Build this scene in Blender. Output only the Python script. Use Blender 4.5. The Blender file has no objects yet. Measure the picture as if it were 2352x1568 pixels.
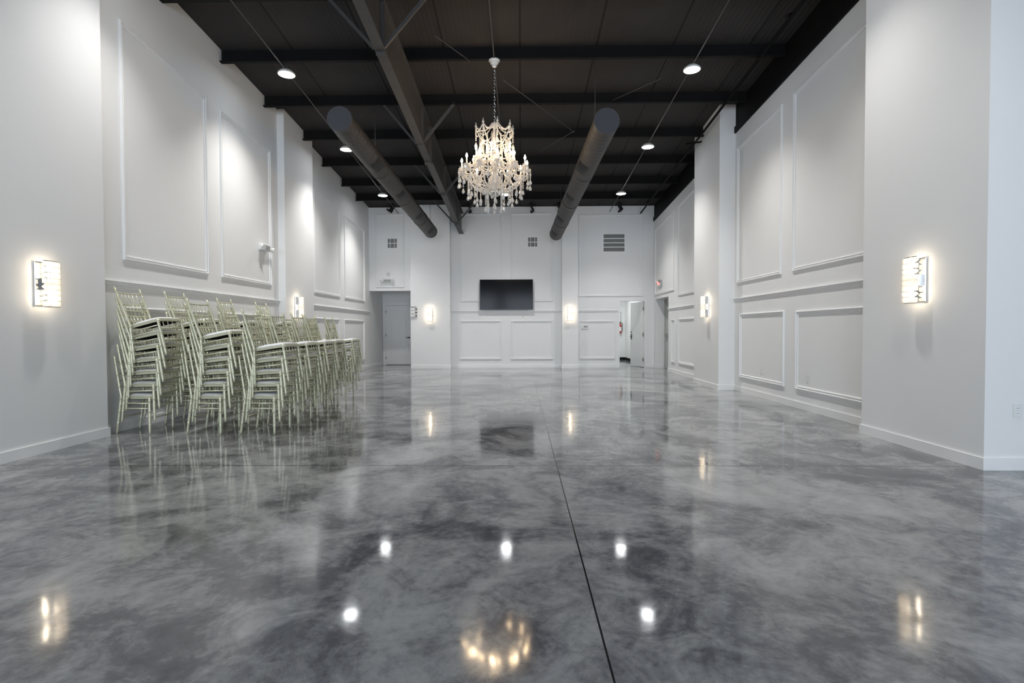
import bpy, bmesh, math, random
from mathutils import Vector, Matrix
random.seed(7)
PI = math.pi
C = bpy.context.scene.collection
SC = bpy.context.scene

# ------------------------------------------------------------------ camera
F, YAW, PIT, ROL, EYE = 1200.0, .0167, -.0218, -.0032, 1.2
cd = bpy.data.cameras.new('camera'); cam = bpy.data.objects.new('camera', cd); C.objects.link(cam)
cd.sensor_fit = 'HORIZONTAL'; cd.sensor_width = 36; cd.lens = F/2352*36; cd.clip_start = .05; cd.clip_end = 100
rot = Matrix.Rotation(YAW, 3, 'Z') @ Matrix.Rotation(PIT, 3, 'X') @ Matrix.Rotation(-ROL, 3, 'Y')
right, fwd, up = rot @ Vector((1,0,0)), rot @ Vector((0,1,0)), rot @ Vector((0,0,1))
cam.matrix_world = Matrix(((right.x, up.x, -fwd.x, 0), (right.y, up.y, -fwd.y, 0), (right.z, up.z, -fwd.z, EYE), (0,0,0,1)))
SC.camera = cam
# ------------------------------------------------------------------ world, exposure, daylight
SC.view_settings.view_transform = 'Standard'; SC.view_settings.look = 'None'
SC.view_settings.gamma = 1; SC.view_settings.use_curve_mapping = False
SC.view_settings.exposure = 0.46
w = bpy.data.worlds.new('sky'); SC.world = w; w.use_nodes = True
w.node_tree.nodes['Background'].inputs[0].default_value = (.62,.78,1,1)
w.node_tree.nodes['Background'].inputs[1].default_value = 1.6
def lamp(name, kind, loc, power, color=(1,1,1), rotation=(0,0,0), parent=None, **kw):
    l = bpy.data.lights.new(name, kind); l.energy = power; l.color = color
    for k, v in kw.items(): setattr(l, k, v)
    o = bpy.data.objects.new(name, l); C.objects.link(o); o.location = loc; o.rotation_euler = rotation; o.parent = parent
    return o
REAR = -6.0
SPOT_W, DAY_W, CHAND_W = 315, 222, 4.0
for wx in (-3.1, .1, 3.3):          # daylight falling in through the three shop windows behind the camera
    lamp('daylight', 'AREA', (wx, REAR-.35, 2.0), DAY_W, (.80,.89,1), (PI/2, 0, 0), shape='RECTANGLE', size=2.7, size_y=3.4)

# ------------------------------------------------------------------ helpers
def link(name, me, parent=None):
    o = bpy.data.objects.new(name, me); C.objects.link(o); o.parent = parent; return o
class MB:
    def __init__(s): s.b = bmesh.new()
    def face(s, pts, smooth=False):
        f = s.b.faces.new([s.b.verts.new(p) for p in pts]); f.smooth = smooth; return f
    def box(s, x0, x1, y0, y1, z0, z1, M=None, bev=0):
        r = bmesh.ops.create_cube(s.b, size=1)
        vs = r['verts']
        for v in vs:
            v.co = Vector(((x0+x1)/2+v.co.x*(x1-x0), (y0+y1)/2+v.co.y*(y1-y0), (z0+z1)/2+v.co.z*(z1-z0)))
        if bev:
            es = list({e for v in vs for e in v.link_edges})
            r = bmesh.ops.bevel(s.b, geom=es, offset=bev, segments=2, profile=.5, affect='EDGES')
            vs = list({v for f in r['faces'] for v in f.verts} | {v for v in vs if v.is_valid})
        if M is not None:
            for v in vs: v.co = M @ v.co
        return s
    def prism(s, poly, axis, a, b):      # poly: 2D points in the two other axes, extruded along axis
        def P(p, t):
            if axis == 'x': return (t, p[0], p[1])
            if axis == 'y': return (p[0], t, p[1])
            return (p[0], p[1], t)
        A = [s.b.verts.new(P(p, a)) for p in poly]; B = [s.b.verts.new(P(p, b)) for p in poly]; n = len(poly)
        s.b.faces.new(A); s.b.faces.new(B[::-1])
        for i in range(n): s.b.faces.new((A[i], B[i], B[(i+1)%n], A[(i+1)%n]))
        return s
    def lathe(s, prof, seg=12, M=None, smooth=True, cap=True):   # prof: (r, z)
        rings = []
        for r, z in prof:
            rings.append([s.b.verts.new((r*math.cos(2*PI*i/seg), r*math.sin(2*PI*i/seg), z)) for i in range(seg)])
        for a, b in zip(rings, rings[1:]):
            for i in range(seg):
                f = s.b.faces.new((a[i], a[(i+1)%seg], b[(i+1)%seg], b[i])); f.smooth = smooth
        if cap:
            s.b.faces.new(rings[0][::-1]); s.b.faces.new(rings[-1])
        if M is not None:
            for R in rings:
                for v in R: v.co = M @ v.co
        return s
    def tube(s, pts, r, seg=8, smooth=True):   # r: number or list
        pts = [Vector(p) for p in pts]; n = len(pts)
        rs = r if isinstance(r, (list, tuple)) else [r]*n
        rings = []; ref = None
        for i, p in enumerate(pts):
            t = (pts[min(i+1, n-1)] - pts[max(i-1, 0)]).normalized()
            if ref is None:
                ref = t.cross(Vector((0,1,0)) if abs(t.y) < .9 else Vector((1,0,0))).normalized()
            ref = (ref - t*ref.dot(t)).normalized(); q = t.cross(ref)
            rings.append([s.b.verts.new(p + (ref*math.cos(2*PI*k/seg) + q*math.sin(2*PI*k/seg))*rs[i]) for k in range(seg)])
        for a, b in zip(rings, rings[1:]):
            for i in range(seg):
                f = s.b.faces.new((a[i], a[(i+1)%seg], b[(i+1)%seg], b[i])); f.smooth = smooth
        s.b.faces.new(rings[0][::-1]); s.b.faces.new(rings[-1])
        return s
    def ball(s, c, r, sub=1, smooth=True, sc=(1,1,1)):
        o = bmesh.ops.create_icosphere(s.b, subdivisions=sub, radius=r)
        for v in o['verts']: v.co = Vector((v.co.x*sc[0]+c[0], v.co.y*sc[1]+c[1], v.co.z*sc[2]+c[2]))
        if smooth:
            for f in {f for v in o['verts'] for f in v.link_faces}: f.smooth = True
        return s
    def mesh(s, name, mat):
        bmesh.ops.recalc_face_normals(s.b, faces=s.b.faces)
        me = bpy.data.meshes.new(name); s.b.to_mesh(me); s.b.free()
        if mat: me.materials.append(mat)
        return me
    def build(s, name, mat, parent=None): return link(name, s.mesh(name, mat), parent)
def tag(o, label, cat, group=None):
    o['label'] = label; o['category'] = cat
    if group: o['group'] = group
    return o
def thing(name, label, cat, loc=(0,0,0), rz=0, group=None):
    o = bpy.data.objects.new(name, None); C.objects.link(o); o.location = loc; o.rotation_euler = (0,0,rz)
    o.empty_display_size = .1
    return tag(o, label, cat, group)
def struct(o): o['kind'] = 'structure'; return o
def dup(root, loc, rot=(0,0,0), label=None):
    r = root.copy(); C.objects.link(r); r.location = loc; r.rotation_euler = rot
    if label: r['label'] = label
    for ch in root.children:
        c = ch.copy(); C.objects.link(c); c.parent = r
        for g in ch.children:
            d = g.copy(); C.objects.link(d); d.parent = c
    return r

# ------------------------------------------------------------------ materials
def mat(name, col, rough=.5, metal=0, spec=.5, **kw):
    m = bpy.data.materials.new(name); m.use_nodes = True
    p = m.node_tree.nodes['Principled BSDF']
    p.inputs['Base Color'].default_value = (*col, 1); p.inputs['Roughness'].default_value = rough
    p.inputs['Metallic'].default_value = metal; p.inputs['Specular IOR Level'].default_value = spec
    for k, v in kw.items(): p.inputs[k].default_value = v
    return m
def N(m, t, **kw):
    n = m.node_tree.nodes.new(t)
    for k, v in kw.items(): setattr(n, k, v)
    return n
def L(m, a, b): m.node_tree.links.new(a, b)
def noise_bump(m, scale, strength, dist=.01, detail=3, coord='Object'):
    t = N(m, 'ShaderNodeTexCoord'); n = N(m, 'ShaderNodeTexNoise'); b = N(m, 'ShaderNodeBump')
    n.inputs['Scale'].default_value = scale; n.inputs['Detail'].default_value = detail
    b.inputs['Strength'].default_value = strength; b.inputs['Distance'].default_value = dist
    L(m, t.outputs[coord], n.inputs['Vector']); L(m, n.outputs['Fac'], b.inputs['Height'])
    L(m, b.outputs['Normal'], m.node_tree.nodes['Principled BSDF'].inputs['Normal'])
    return m
def tint(m, c1, c2, scale, detail=4):
    t = N(m, 'ShaderNodeTexCoord'); n = N(m, 'ShaderNodeTexNoise'); r = N(m, 'ShaderNodeMix', data_type='RGBA')
    n.inputs['Scale'].default_value = scale; n.inputs['Detail'].default_value = detail
    r.inputs['A'].default_value = (*c1, 1); r.inputs['B'].default_value = (*c2, 1)
    L(m, t.outputs['Object'], n.inputs['Vector']); L(m, n.outputs['Fac'], r.inputs['Factor'])
    L(m, r.outputs['Result'], m.node_tree.nodes['Principled BSDF'].inputs['Base Color'])
    return m
def emit(name, col, strength):
    m = mat(name, (.8,.8,.8)); p = m.node_tree.nodes['Principled BSDF']
    p.inputs['Emission Color'].default_value = (*col, 1); p.inputs['Emission Strength'].default_value = strength
    return m
WALL = tint(noise_bump(mat('white_wall_paint', (.78,.78,.77), .55, 0, .3), 260, .12, .002), (.77,.775,.77), (.80,.80,.795), 1.2)
TRIM = tint(mat('white_trim_paint', (.82,.82,.81), .35, 0, .4), (.80,.805,.80), (.83,.83,.825), 3)
DOORW = tint(mat('white_door_paint', (.80,.80,.79), .35, 0, .4), (.78,.785,.78), (.81,.81,.805), 3)
DOORG = tint(mat('grey_metal_door', (.5,.51,.5), .4, 0, .4), (.46,.47,.46), (.52,.53,.52), 4)
BLACK = tint(mat('black_steel_paint', (.009,.009,.009), .6, 0, .12), (.006,.006,.006), (.011,.010,.010), 5)
STEELD = tint(mat('dark_grey_steel', (.06,.057,.055), .5, 0, .4), (.05,.048,.046), (.075,.07,.068), 5)
PIPEBLK = mat('matte_black_pipe', (.006,.006,.006), .6, 0, .1)
CHROME = mat('polished_chrome', (.88,.88,.88), .07, 1)
NICKEL = mat('brushed_nickel', (.35,.34,.32), .3, 1)
DARKMETAL = mat('dark_hardware', (.03,.03,.03), .35, .6)
PLASTIC = mat('white_plastic', (.72,.73,.71), .4, 0, .4)
PLASTICG = mat('grey_plastic', (.32,.33,.31), .4)
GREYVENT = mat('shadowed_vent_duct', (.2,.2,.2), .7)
# corrugated dark roof deck with seams running towards the back wall
DECK = mat('dark_roof_deck', (.035,.032,.031), .75, 0, .25)
def deck_nodes(m):
    g = N(m, 'ShaderNodeNewGeometry'); sx = N(m, 'ShaderNodeSeparateXYZ'); L(m, g.outputs['Position'], sx.inputs[0])
    wv = N(m, 'ShaderNodeMath', operation='MULTIPLY'); wv.inputs[1].default_value = 2*PI/.075; L(m, sx.outputs['X'], wv.inputs[0])
    sn = N(m, 'ShaderNodeMath', operation='SINE'); L(m, wv.outputs[0], sn.inputs[0])
    b = N(m, 'ShaderNodeBump'); b.inputs['Strength'].default_value = .2; b.inputs['Distance'].default_value = .006
    L(m, sn.outputs[0], b.inputs['Height'])
    # seam every 1.22 m
    md = N(m, 'ShaderNodeMath', operation='PINGPONG'); md.inputs[1].default_value = .61; L(m, sx.outputs['X'], md.inputs[0])
    lt = N(m, 'ShaderNodeMath', operation='LESS_THAN'); lt.inputs[1].default_value = .014; L(m, md.outputs[0], lt.inputs[0])
    n = N(m, 'ShaderNodeTexNoise'); n.inputs['Scale'].default_value = 1.1; n.inputs['Detail'].default_value = 5
    L(m, g.outputs['Position'], n.inputs['Vector'])
    r = N(m, 'ShaderNodeMix', data_type='RGBA'); r.inputs['A'].default_value = (.026,.024,.0235,1); r.inputs['B'].default_value = (.046,.042,.041,1)
    L(m, n.outputs['Fac'], r.inputs['Factor'])
    r2 = N(m, 'ShaderNodeMix', data_type='RGBA'); r2.inputs['B'].default_value = (.012,.011,.011,1)
    L(m, lt.outputs[0], r2.inputs['Factor']); L(m, r.outputs['Result'], r2.inputs['A'])
    p = m.node_tree.nodes['Principled BSDF']; L(m, r2.outputs['Result'], p.inputs['Base Color']); L(m, b.outputs['Normal'], p.inputs['Normal'])
deck_nodes(DECK)
# polished stained concrete with saw-cut joints
FLOOR = mat('polished_stained_concrete', (.2,.2,.2), .14, 0, .5)
def floor_nodes(m):
    p = m.node_tree.nodes['Principled BSDF']; g = N(m, 'ShaderNodeNewGeometry')
    def noise(scale, detail, rough, dist, vec=None):
        n = N(m, 'ShaderNodeTexNoise'); n.inputs['Scale'].default_value = scale; n.inputs['Detail'].default_value = detail
        n.inputs['Roughness'].default_value = rough; n.inputs['Distortion'].default_value = dist
        L(m, vec or g.outputs['Position'], n.inputs['Vector']); return n
    a = noise(.8, 10, .66, .9); b = noise(2.8, 9, .7, .8); c = noise(22, 6, .65, .3)
    def ma(op, x, y):
        q = N(m, 'ShaderNodeMath', operation=op)
        for i, v in enumerate((x, y)):
            if isinstance(v, (int, float)): q.inputs[i].default_value = v
            else: L(m, v, q.inputs[i])
        return q.outputs[0]
    f = ma('ADD', ma('MULTIPLY', a.outputs['Fac'], .52), ma('ADD', ma('MULTIPLY', b.outputs['Fac'], .36), ma('MULTIPLY', c.outputs['Fac'], .12)))
    r = N(m, 'ShaderNodeValToRGB'); cr = r.color_ramp
    cr.elements[0].position = .35; cr.elements[0].color = (.040,.042,.050,1)
    cr.elements[1].position = .66; cr.elements[1].color = (.42,.425,.42,1)
    e = cr.elements.new(.45); e.color = (.115,.118,.128,1)
    e = cr.elements.new(.53); e.color = (.27,.275,.28,1)
    L(m, f, r.inputs['Fac'])
    sx = N(m, 'ShaderNodeSeparateXYZ'); L(m, g.outputs['Position'], sx.inputs[0])
    def line(sock, v, w):
        return ma('LESS_THAN', ma('ABSOLUTE', ma('SUBTRACT', sock, v), 0), w)
    X, Y = sx.outputs['X'], sx.outputs['Y']
    lines = ma('MAXIMUM', ma('MAXIMUM', line(X, .316, .0042), line(X, -3.915, .0035)), ma('MAXIMUM', line(Y, 4.6, .008), ma('MAXIMUM', line(Y, 9.95, .006), line(X, 4.55, .004))))
    mx = N(m, 'ShaderNodeMix', data_type='RGBA'); mx.inputs['B'].default_value = (.018,.018,.018,1)
    L(m, lines, mx.inputs['Factor']); L(m, r.outputs['Color'], mx.inputs['A'])
    L(m, mx.outputs['Result'], p.inputs['Base Color'])
    rr = N(m, 'ShaderNodeMapRange'); rr.inputs['To Min'].default_value = .05; rr.inputs['To Max'].default_value = .11
    L(m, b.outputs['Fac'], rr.inputs['Value']); L(m, rr.outputs[0], p.inputs['Roughness'])
    bp = N(m, 'ShaderNodeBump'); bp.inputs['Strength'].default_value = .05; bp.inputs['Distance'].default_value = .02
    wv = noise(3.5, 2, .5, 0); L(m, wv.outputs['Fac'], bp.inputs['Height']); L(m, bp.outputs['Normal'], p.inputs['Normal'])
floor_nodes(FLOOR)

# ------------------------------------------------------------------ the room
XL, XR, D = -4.82, 4.21, 16.6            # left wall, right wall, back wall
deck = lambda y: 5.816 - .0751*(y-7.31)
rtop = lambda y: 5.27 - .0666*(y-6.63)   # where the white stops on the right wall
PLX, PLY = -4.71, 5.86                   # left near pilaster
PRX, PRY0, PRY1 = 3.92, 4.47, 6.06       # right near pilaster
CL = (-4.68, 10.36, 11.78); CR = (3.90, 10.36, 11.84)
CB = 16.35; CBL = (-3.45, -2.206); CBR = (1.294, 1.795)
ALC = 18.19                              # back of the left alcove
XO = 7.2                                 # far right of the wider entrance end
m = MB()
m.box(-5.4, XO+.3, REAR-.6, 21.4, -.12, 0); struct(m.build('floor', FLOOR))
m = MB()
m.prism([(REAR-.1, deck(REAR-.1)), (D+.3, deck(D+.3)), (D+.3, deck(D+.3)+.05), (REAR-.1, deck(REAR-.1)+.05)], 'x', -5.3, XO+.2)
struct(m.build('ceiling', DECK))
def yzprism(name, poly, x0, x1, mt=WALL):
    return struct(MB().prism(poly, 'x', x0, x1).build(name, mt))
T = .25
yzprism('wall_left', [(REAR, 0), (D+T, 0), (D+T, deck(D+T)), (REAR, deck(REAR))], XL-T, XL)
yzprism('wall_left_front', [(REAR, 0), (PLY, 0), (PLY, deck(PLY)), (REAR, deck(REAR))], XL, PLX)
yzprism('wall_left_pier', [(CL[1], 0), (CL[2], 0), (CL[2], deck(CL[2])), (CL[1], deck(CL[1]))], XL, CL[0])
# right wall: white below, black above, a door niche near the back corner
ND0, ND1, NDZ = 14.98, 16.41, 2.145
def wr(name, y0, y1, z0=0, z1=None, x1=XR+.5):
    yzprism(name, [(y0, z0), (y1, z0), (y1, z1 or rtop(y1)), (y0, z1 or rtop(y0))], XR, x1)
wr('wall_right', PRY1-.02, ND0); wr('wall_right_corner', ND1, D+T); wr('wall_right_over_door', ND0, ND1, NDZ)
yzprism('wall_right_upper', [(PRY1-.02, rtop(PRY1-.02)+.002), (D+T, rtop(D+T)+.002), (D+T, deck(D+T)), (PRY1-.02, deck(PRY1-.02))], XR+.01, XR+.2, BLACK)
yzprism('wall_right_pier', [(CR[1], 0), (CR[2], 0), (CR[2], deck(CR[2])), (CR[1], deck(CR[1]))], CR[0], XR)
yzprism('wall_right_front', [(PRY0, 0), (PRY1, 0), (PRY1, deck(PRY1)), (PRY0, deck(PRY0))], PRX, XO+.2)
yzprism('wall_right_entrance', [(REAR, 0), (PRY0, 0), (PRY0, deck(PRY0)), (REAR, deck(REAR))], XO, XO+.2)
# back wall with the alcove at its left and the open doorway at its right
OPZ = 2.46; DX0, DX1, DZ = 3.10, 3.95, 2.14
def wb(name, x0, x1, z0=0, y0=D, y1=None, z1=None):
    y1 = y1 or D+T
    struct(MB().box(x0, x1, y0, y1, z0, z1 or deck(y1)).build(name, WALL))
wb('wall_back', CBL[0], DX0); wb('wall_back_over_alcove', XL, CBL[0], OPZ)
wb('wall_back_over_door', DX0, DX1, DZ); wb('wall_back_corner', DX1, XR)
wb('wall_back_left_pier', *CBL, 0, CB, D, deck(D)); wb('wall_back_right_pier', *CBR, 0, CB, D, deck(D))
wb('wall_alcove_back', XL-.2, -3.2, 0, ALC, ALC+.15, 2.6); wb('wall_alcove_left', XL-T, XL, 0, D+T, ALC, 2.6)
wb('wall_alcove_right', CBL[0], CBL[0]+.15, 0, D+T, ALC, 2.6); struct(MB().box(XL, CBL[0], D+T-.02, ALC, 2.58, 2.66).build('ceiling_alcove', WALL))
# corridor behind the open doorway
CX0, CX1, CY = 2.6, 4.16, 20.9
wb('wall_corridor_right', CX1, CX1+.15, 0, D+T, CY, 2.75); wb('wall_corridor_left', CX0-.15, CX0, 0, D+T, CY, 2.75)
wb('wall_corridor_back', CX0-.15, CX1+.15, 0, CY, CY+.15, 2.75); struct(MB().box(CX0-.15, CX1+.15, D+T-.02, CY+.1, 2.7, 2.8).build('ceiling_corridor', WALL))
# rear wall behind the camera, three big windows
WN = [(-3.1, 1.35), (.1, 1.35), (3.3, 1.35)]; WZ0, WZ1 = .35, 3.9
edges = [XL] + [v for c, h in WN for v in (c-h, c+h)] + [XO]
for i in range(0, len(edges), 2):
    wb('wall_rear_%d' % (i//2+1), edges[i], edges[i+1], 0, REAR-.2, REAR, 5.9)
for i, (c, h) in enumerate(WN):
    wb('wall_rear_sill_%d' % (i+1), c-h, c+h, 0, REAR-.2, REAR, WZ0); wb('wall_rear_head_%d' % (i+1), c-h, c+h, WZ1, REAR-.2, REAR, 5.9)
struct(MB().box(XL-.2, XO+.2, REAR-.2, REAR, 5.9, 6.85).build('wall_rear_top', WALL))
GLASS = bpy.data.materials.new('window_glass'); GLASS.use_nodes = True
nt = GLASS.node_tree; nt.nodes.remove(nt.nodes['Principled BSDF'])
tr, gl, mxs, fr = nt.nodes.new('ShaderNodeBsdfTransparent'), nt.nodes.new('ShaderNodeBsdfGlossy'), nt.nodes.new('ShaderNodeMixShader'), nt.nodes.new('ShaderNodeFresnel')
gl.inputs['Roughness'].default_value = .02; nt.links.new(fr.outputs[0], mxs.inputs[0]); nt.links.new(tr.outputs[0], mxs.inputs[1]); nt.links.new(gl.outputs[0], mxs.inputs[2])
nt.links.new(mxs.outputs[0], nt.nodes['Material Output'].inputs[0])
for i, (c, h) in enumerate(WN):
    mm = MB(); yf = REAR-.12
    for x in (c-h+.03, c, c+h-.03): mm.box(x-.03, x+.03, yf, yf+.08, WZ0, WZ1)
    for z in (WZ0+.03, 2.6, WZ1-.03): mm.box(c-h, c+h, yf+.001, yf+.079, z-.03, z+.03)
    fo = struct(mm.build('window_%d' % (i+1), BLACK))
    MB().box(c-h+.05, c+h-.05, yf+.03, yf+.042, WZ0+.05, WZ1-.05).build('pane', GLASS, fo)

# ------------------------------------------------------------------ baseboards, chair rails, picture-frame mouldings
BH, BT = .105, .016
nb = 0
def base(side, x0, x1, y0, y1, mt=TRIM):
    m = MB().box(x0, x1, y0, y1, .001, BH)
    struct(m.build('baseboard_'+side, mt))
base('left', XL, XL+BT, PLY, CL[1]); base('left_far', XL, XL+BT, CL[2], D+.0)
base('left_front', PLX, PLX+BT, REAR, PLY+BT); base('left_front_end', XL+BT, PLX, PLY, PLY+BT)
base('left_pier', CL[0], CL[0]+BT, CL[1]-BT, CL[2]+BT); base('left_pier_end', XL+BT, CL[0], CL[1]-BT, CL[1])
base('right', XR-BT, XR, PRY1, CR[1]); base('right_far', XR-BT, XR, CR[2], ND0); base('right_corner', XR-BT, XR, ND1, D)
base('right_pier', CR[0]-BT, CR[0], CR[1]-BT, CR[2]+BT); base('right_pier_end', CR[0], XR-BT, CR[1]-BT, CR[1]); base('right_pier_back', CR[0], XR-BT, CR[2], CR[2]+BT)
base('right_front', PRX-BT, PRX, PRY0-BT, PRY1+BT); base('right_front_face', PRX, XO, PRY0-BT, PRY0); base('right_front_end', PRX, XR-BT, PRY1, PRY1+BT)
base('right_niche', XR, XR+.26, ND1-BT, ND1)
base('back_left_pier', CBL[0]-.0, CBL[1]+BT, CB-BT, CB); base('back_left_pier_end', CBL[1], CBL[1]+BT, CB, D-BT)
base('back', CBL[1], CBR[0], D-BT, D); base('back_right_pier', CBR[0]-BT, CBR[1]+BT, CB-BT, CB)
base('back_right_pier_end', CBR[0]-BT, CBR[0], CB, D-BT); base('back_right_pier_side', CBR[1], CBR[1]+BT, CB, D-BT)
base('back_right', CBR[1]+BT, DX0-.005, D-BT, D); base('back_corner', DX1+.03, XR-BT, D-BT, D)
base('alcove', XL, XL+BT, D, ALC)
base('corridor_right', CX1-.012, CX1, D+T, CY, BLACK); base('corridor_back', CX0, CX1-.012, CY-.012, CY, BLACK)

PROF = [(0,0), (0,.008), (.008,.026), (.020,.028), (.026,.012), (.042,.008), (.050,.018), (.060,.013), (.064,0)]   # (inward, proud)
RAIL = [(0,0), (0,.030), (.014,.034), (.022,.014), (.040,.008), (.048,.020), (.060,.015), (.066,0)]
nt_ = [0]
def frame(pts, to3, mt=TRIM):        # pts: 4 outer corners (u,v) in order round the panel; to3(u,v,d) -> world
    n = len(pts); P = [Vector(p) for p in pts]; cen = sum(P, Vector((0,0)))/n
    def off(i, d):
        a, b, c = P[i-1], P[i], P[(i+1)%n]
        e1, e2 = (b-a).normalized(), (c-b).normalized()
        n1, n2 = Vector((-e1.y, e1.x)), Vector((-e2.y, e2.x))
        if n1.dot(cen-b) < 0: n1, n2 = -n1, -n2
        k = (n1+n2).normalized(); return b + k*(d/max(.2, k.dot(n1)))
    mm = MB(); rings = []
    for i in range(n): rings.append([mm.b.verts.new(to3(*off(i, a), h)) for a, h in PROF])
    for i in range(n):
        A, B = rings[i], rings[(i+1)%n]
        for k in range(len(PROF)-1): mm.b.faces.new((A[k], A[k+1], B[k+1], B[k]))
    nt_[0] += 1; return struct(mm.build('trim_%d' % nt_[0], mt))
def rail(u0, u1, z, to3):
    mm = MB(); R = [[mm.b.verts.new(to3(u, z-a, h)) for a, h in RAIL] for u in (u0, u1)]
    for k in range(len(RAIL)-1): mm.b.faces.new((R[0][k], R[0][k+1], R[1][k+1], R[1][k]))
    for r in R: mm.b.faces.new(r)
    nt_[0] += 1; struct(mm.build('trim_%d' % nt_[0], TRIM))
onL = lambda u, v, d: (XL+d, u, v)
onR = lambda u, v, d: (XR-d, u, v)
onB = lambda u, v, d: (u, D-d, v)
q4 = lambda u0, u1, z0, za, zb: [(u0, z0), (u1, z0), (u1, zb), (u0, za)]
for f in [(6.27,8.0,2.065,4.95,4.77), (8.36,10.04,2.065,4.745,4.66), (12.14,13.88,2.085,4.54,4.40), (14.25,16.06,2.085,4.35,4.29),
          (6.27,8.0,.30,1.50,1.50), (8.36,10.04,.30,1.50,1.50), (12.14,13.80,.31,1.51,1.51), (14.16,16.0,.31,1.51,1.51)]: frame(q4(*f), onL)
for f in [(8.52,10.24,2.085,4.81,4.70), (6.3,8.17,2.085,4.93,4.83), (14.42,16.42,2.27,4.45,4.30), (12.05,14.03,2.095,4.66,4.50),
          (8.40,10.09,.283,1.50,1.50), (6.3,8.05,.283,1.48,1.48), (14.31,14.65,.292,1.485,1.485), (12.05,13.99,.292,1.49,1.49)]: frame(q4(*f), onR)
for f in [(-4.606,-3.694,2.566,4.89,4.89), (-1.933,-.591,2.11,4.89,4.89), (-.319,1.024,2.11,4.89,4.89), (1.824,3.854,2.257,4.83,4.83),
          (-1.937,-.611,.27,1.508,1.508), (-.317,1.035,.27,1.508,1.508), (1.85,2.98,.28,1.49,1.49)]: frame(q4(*f), onB)
rail(PLY, CL[1], 1.808, onL); rail(CL[2], D, 1.808, onL); rail(PRY1, CR[1], 1.808, onR); rail(CR[2], ND0-.005, 1.808, onR)
rail(CBL[1], CBR[0], 1.822, onB); rail(CBR[1], DX0-.03, 1.822, onB)

# ------------------------------------------------------------------ doors
d1 = MB().box(-4.695, -3.80, ALC-.05, ALC-.01, .02, 2.062).build('door_1', DOORW); struct(d1)
for z0, z1 in ((.30,.85), (1.08,1.90)):      # raised panels with a sunk groove round them
    mm = MB(); x0, x1, yf = -4.53, -3.965, ALC-.05
    for a, b, c, d in ((x0,x1,z1-.03,z1), (x0,x1,z0,z0+.03), (x0,x0+.03,z0+.03,z1-.03), (x1-.03,x1,z0+.03,z1-.03)): mm.box(a, b, yf-.008, yf, c, d)
    mm.box(x0+.06, x1-.06, yf-.006, yf, z0+.06, z1-.06); mm.build('panel', DOORW, d1)
mm = MB().lathe([(.026,0),(.026,.012),(.010,.014),(.010,.045)], 14, Matrix.Translation((-3.885, ALC-.05, .95)) @ Matrix.Rotation(PI/2, 4, 'X'))
mm.tube([(-3.885, ALC-.093, .95), (-3.93, ALC-.095, .95), (-4.0, ALC-.093, .948)], [.011,.010,.008]); mm.build('handle', DARKMETAL, d1)
for z in (.25, 1.04, 1.85): MB().tube([(-4.70, ALC-.055, z-.05), (-4.70, ALC-.055, z+.05)], .008).build('hinge', DARKMETAL, d1)
mm = MB(); mm.box(-4.80, -4.70, ALC-.035, ALC, 0, 2.17); mm.box(-3.795, -3.695, ALC-.035, ALC, 0, 2.17); mm.box(-4.70, -3.795, ALC-.035, ALC, 2.07, 2.17)
struct(mm.build('trim_door_casing', TRIM))
# open white door at the right end of the back wall, hinged on its right jamb
ang = math.radians(103)
d2 = MB().box(-.88, 0, -.022, .022, .015, 2.10).build('door_2', DOORW); struct(d2); d2.location = (DX1-.03, D+.10, 0); d2.rotation_euler = (0,0,-ang+PI*0)
d2.rotation_euler = (0, 0, -math.radians(75))
for s in (-1, 1):
    mm = MB().box(-.845, -.795, .022*s, .034*s, .88, 1.06); mm.lathe([(.02,0),(.02,.02)], 12, Matrix.Translation((-.82, .022*s, 1.12)) @ Matrix.Rotation(-s*PI/2, 4, 'X'))
    mm.tube([(-.82, .022*s, .98), (-.82, .07*s, .98), (-.72, .075*s, .975)], .010); mm.build('lever', DARKMETAL, d2)
for z in (.25, 1.05, 1.87): MB().box(-.012, .026, -.045, -.022, z-.06, z+.06).build('hinge', NICKEL, d2)
mm = MB(); mm.box(DX0-.002, DX0+.03, D-.012, D+T, 0, DZ); mm.box(DX1-.03, DX1+.028, D-.012, D+.07, 0, DZ); mm.box(DX0+.03, DX1-.03, D-.012, D+T, DZ-.032, DZ+.018)
struct(mm.build('trim_door_frame', TRIM))
# grey exit door deep in the right-hand niche
d3 = MB().box(XR+.30, XR+.345, ND0+.04, ND1-.06, .01, NDZ-.05).build('door_3', DOORG); struct(d3)
mm = MB().box(XR+.235, XR+.275, ND0+.09, ND1-.14, .98, 1.05, bev=.008); mm.box(XR+.26, XR+.30, ND0+.09, ND0+.21, .96, 1.07); mm.box(XR+.26, XR+.30, ND1-.26, ND1-.14, .96, 1.07); mm.build('panic_bar', NICKEL, d3)
mm = MB().box(XR+.23, XR+.30, ND1-.52, ND1-.22, 1.94, 2.02, bev=.008); mm.tube([(XR+.25, ND1-.4, 2.03), (XR+.12, ND1-.55, 2.06), (XR+.27, ND1-.62, 2.085)], .009); mm.build('door_closer', NICKEL, d3)
mm = MB(); mm.box(XR+.27, XR+.42, ND1-.06, ND1, 0, NDZ); mm.box(XR+.27, XR+.42, ND0, ND0+.04, 0, NDZ); mm.box(XR+.27, XR+.42, ND0+.04, ND1-.06, NDZ-.05, NDZ)
struct(mm.build('trim_exit_door_frame', DOORG))

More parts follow.
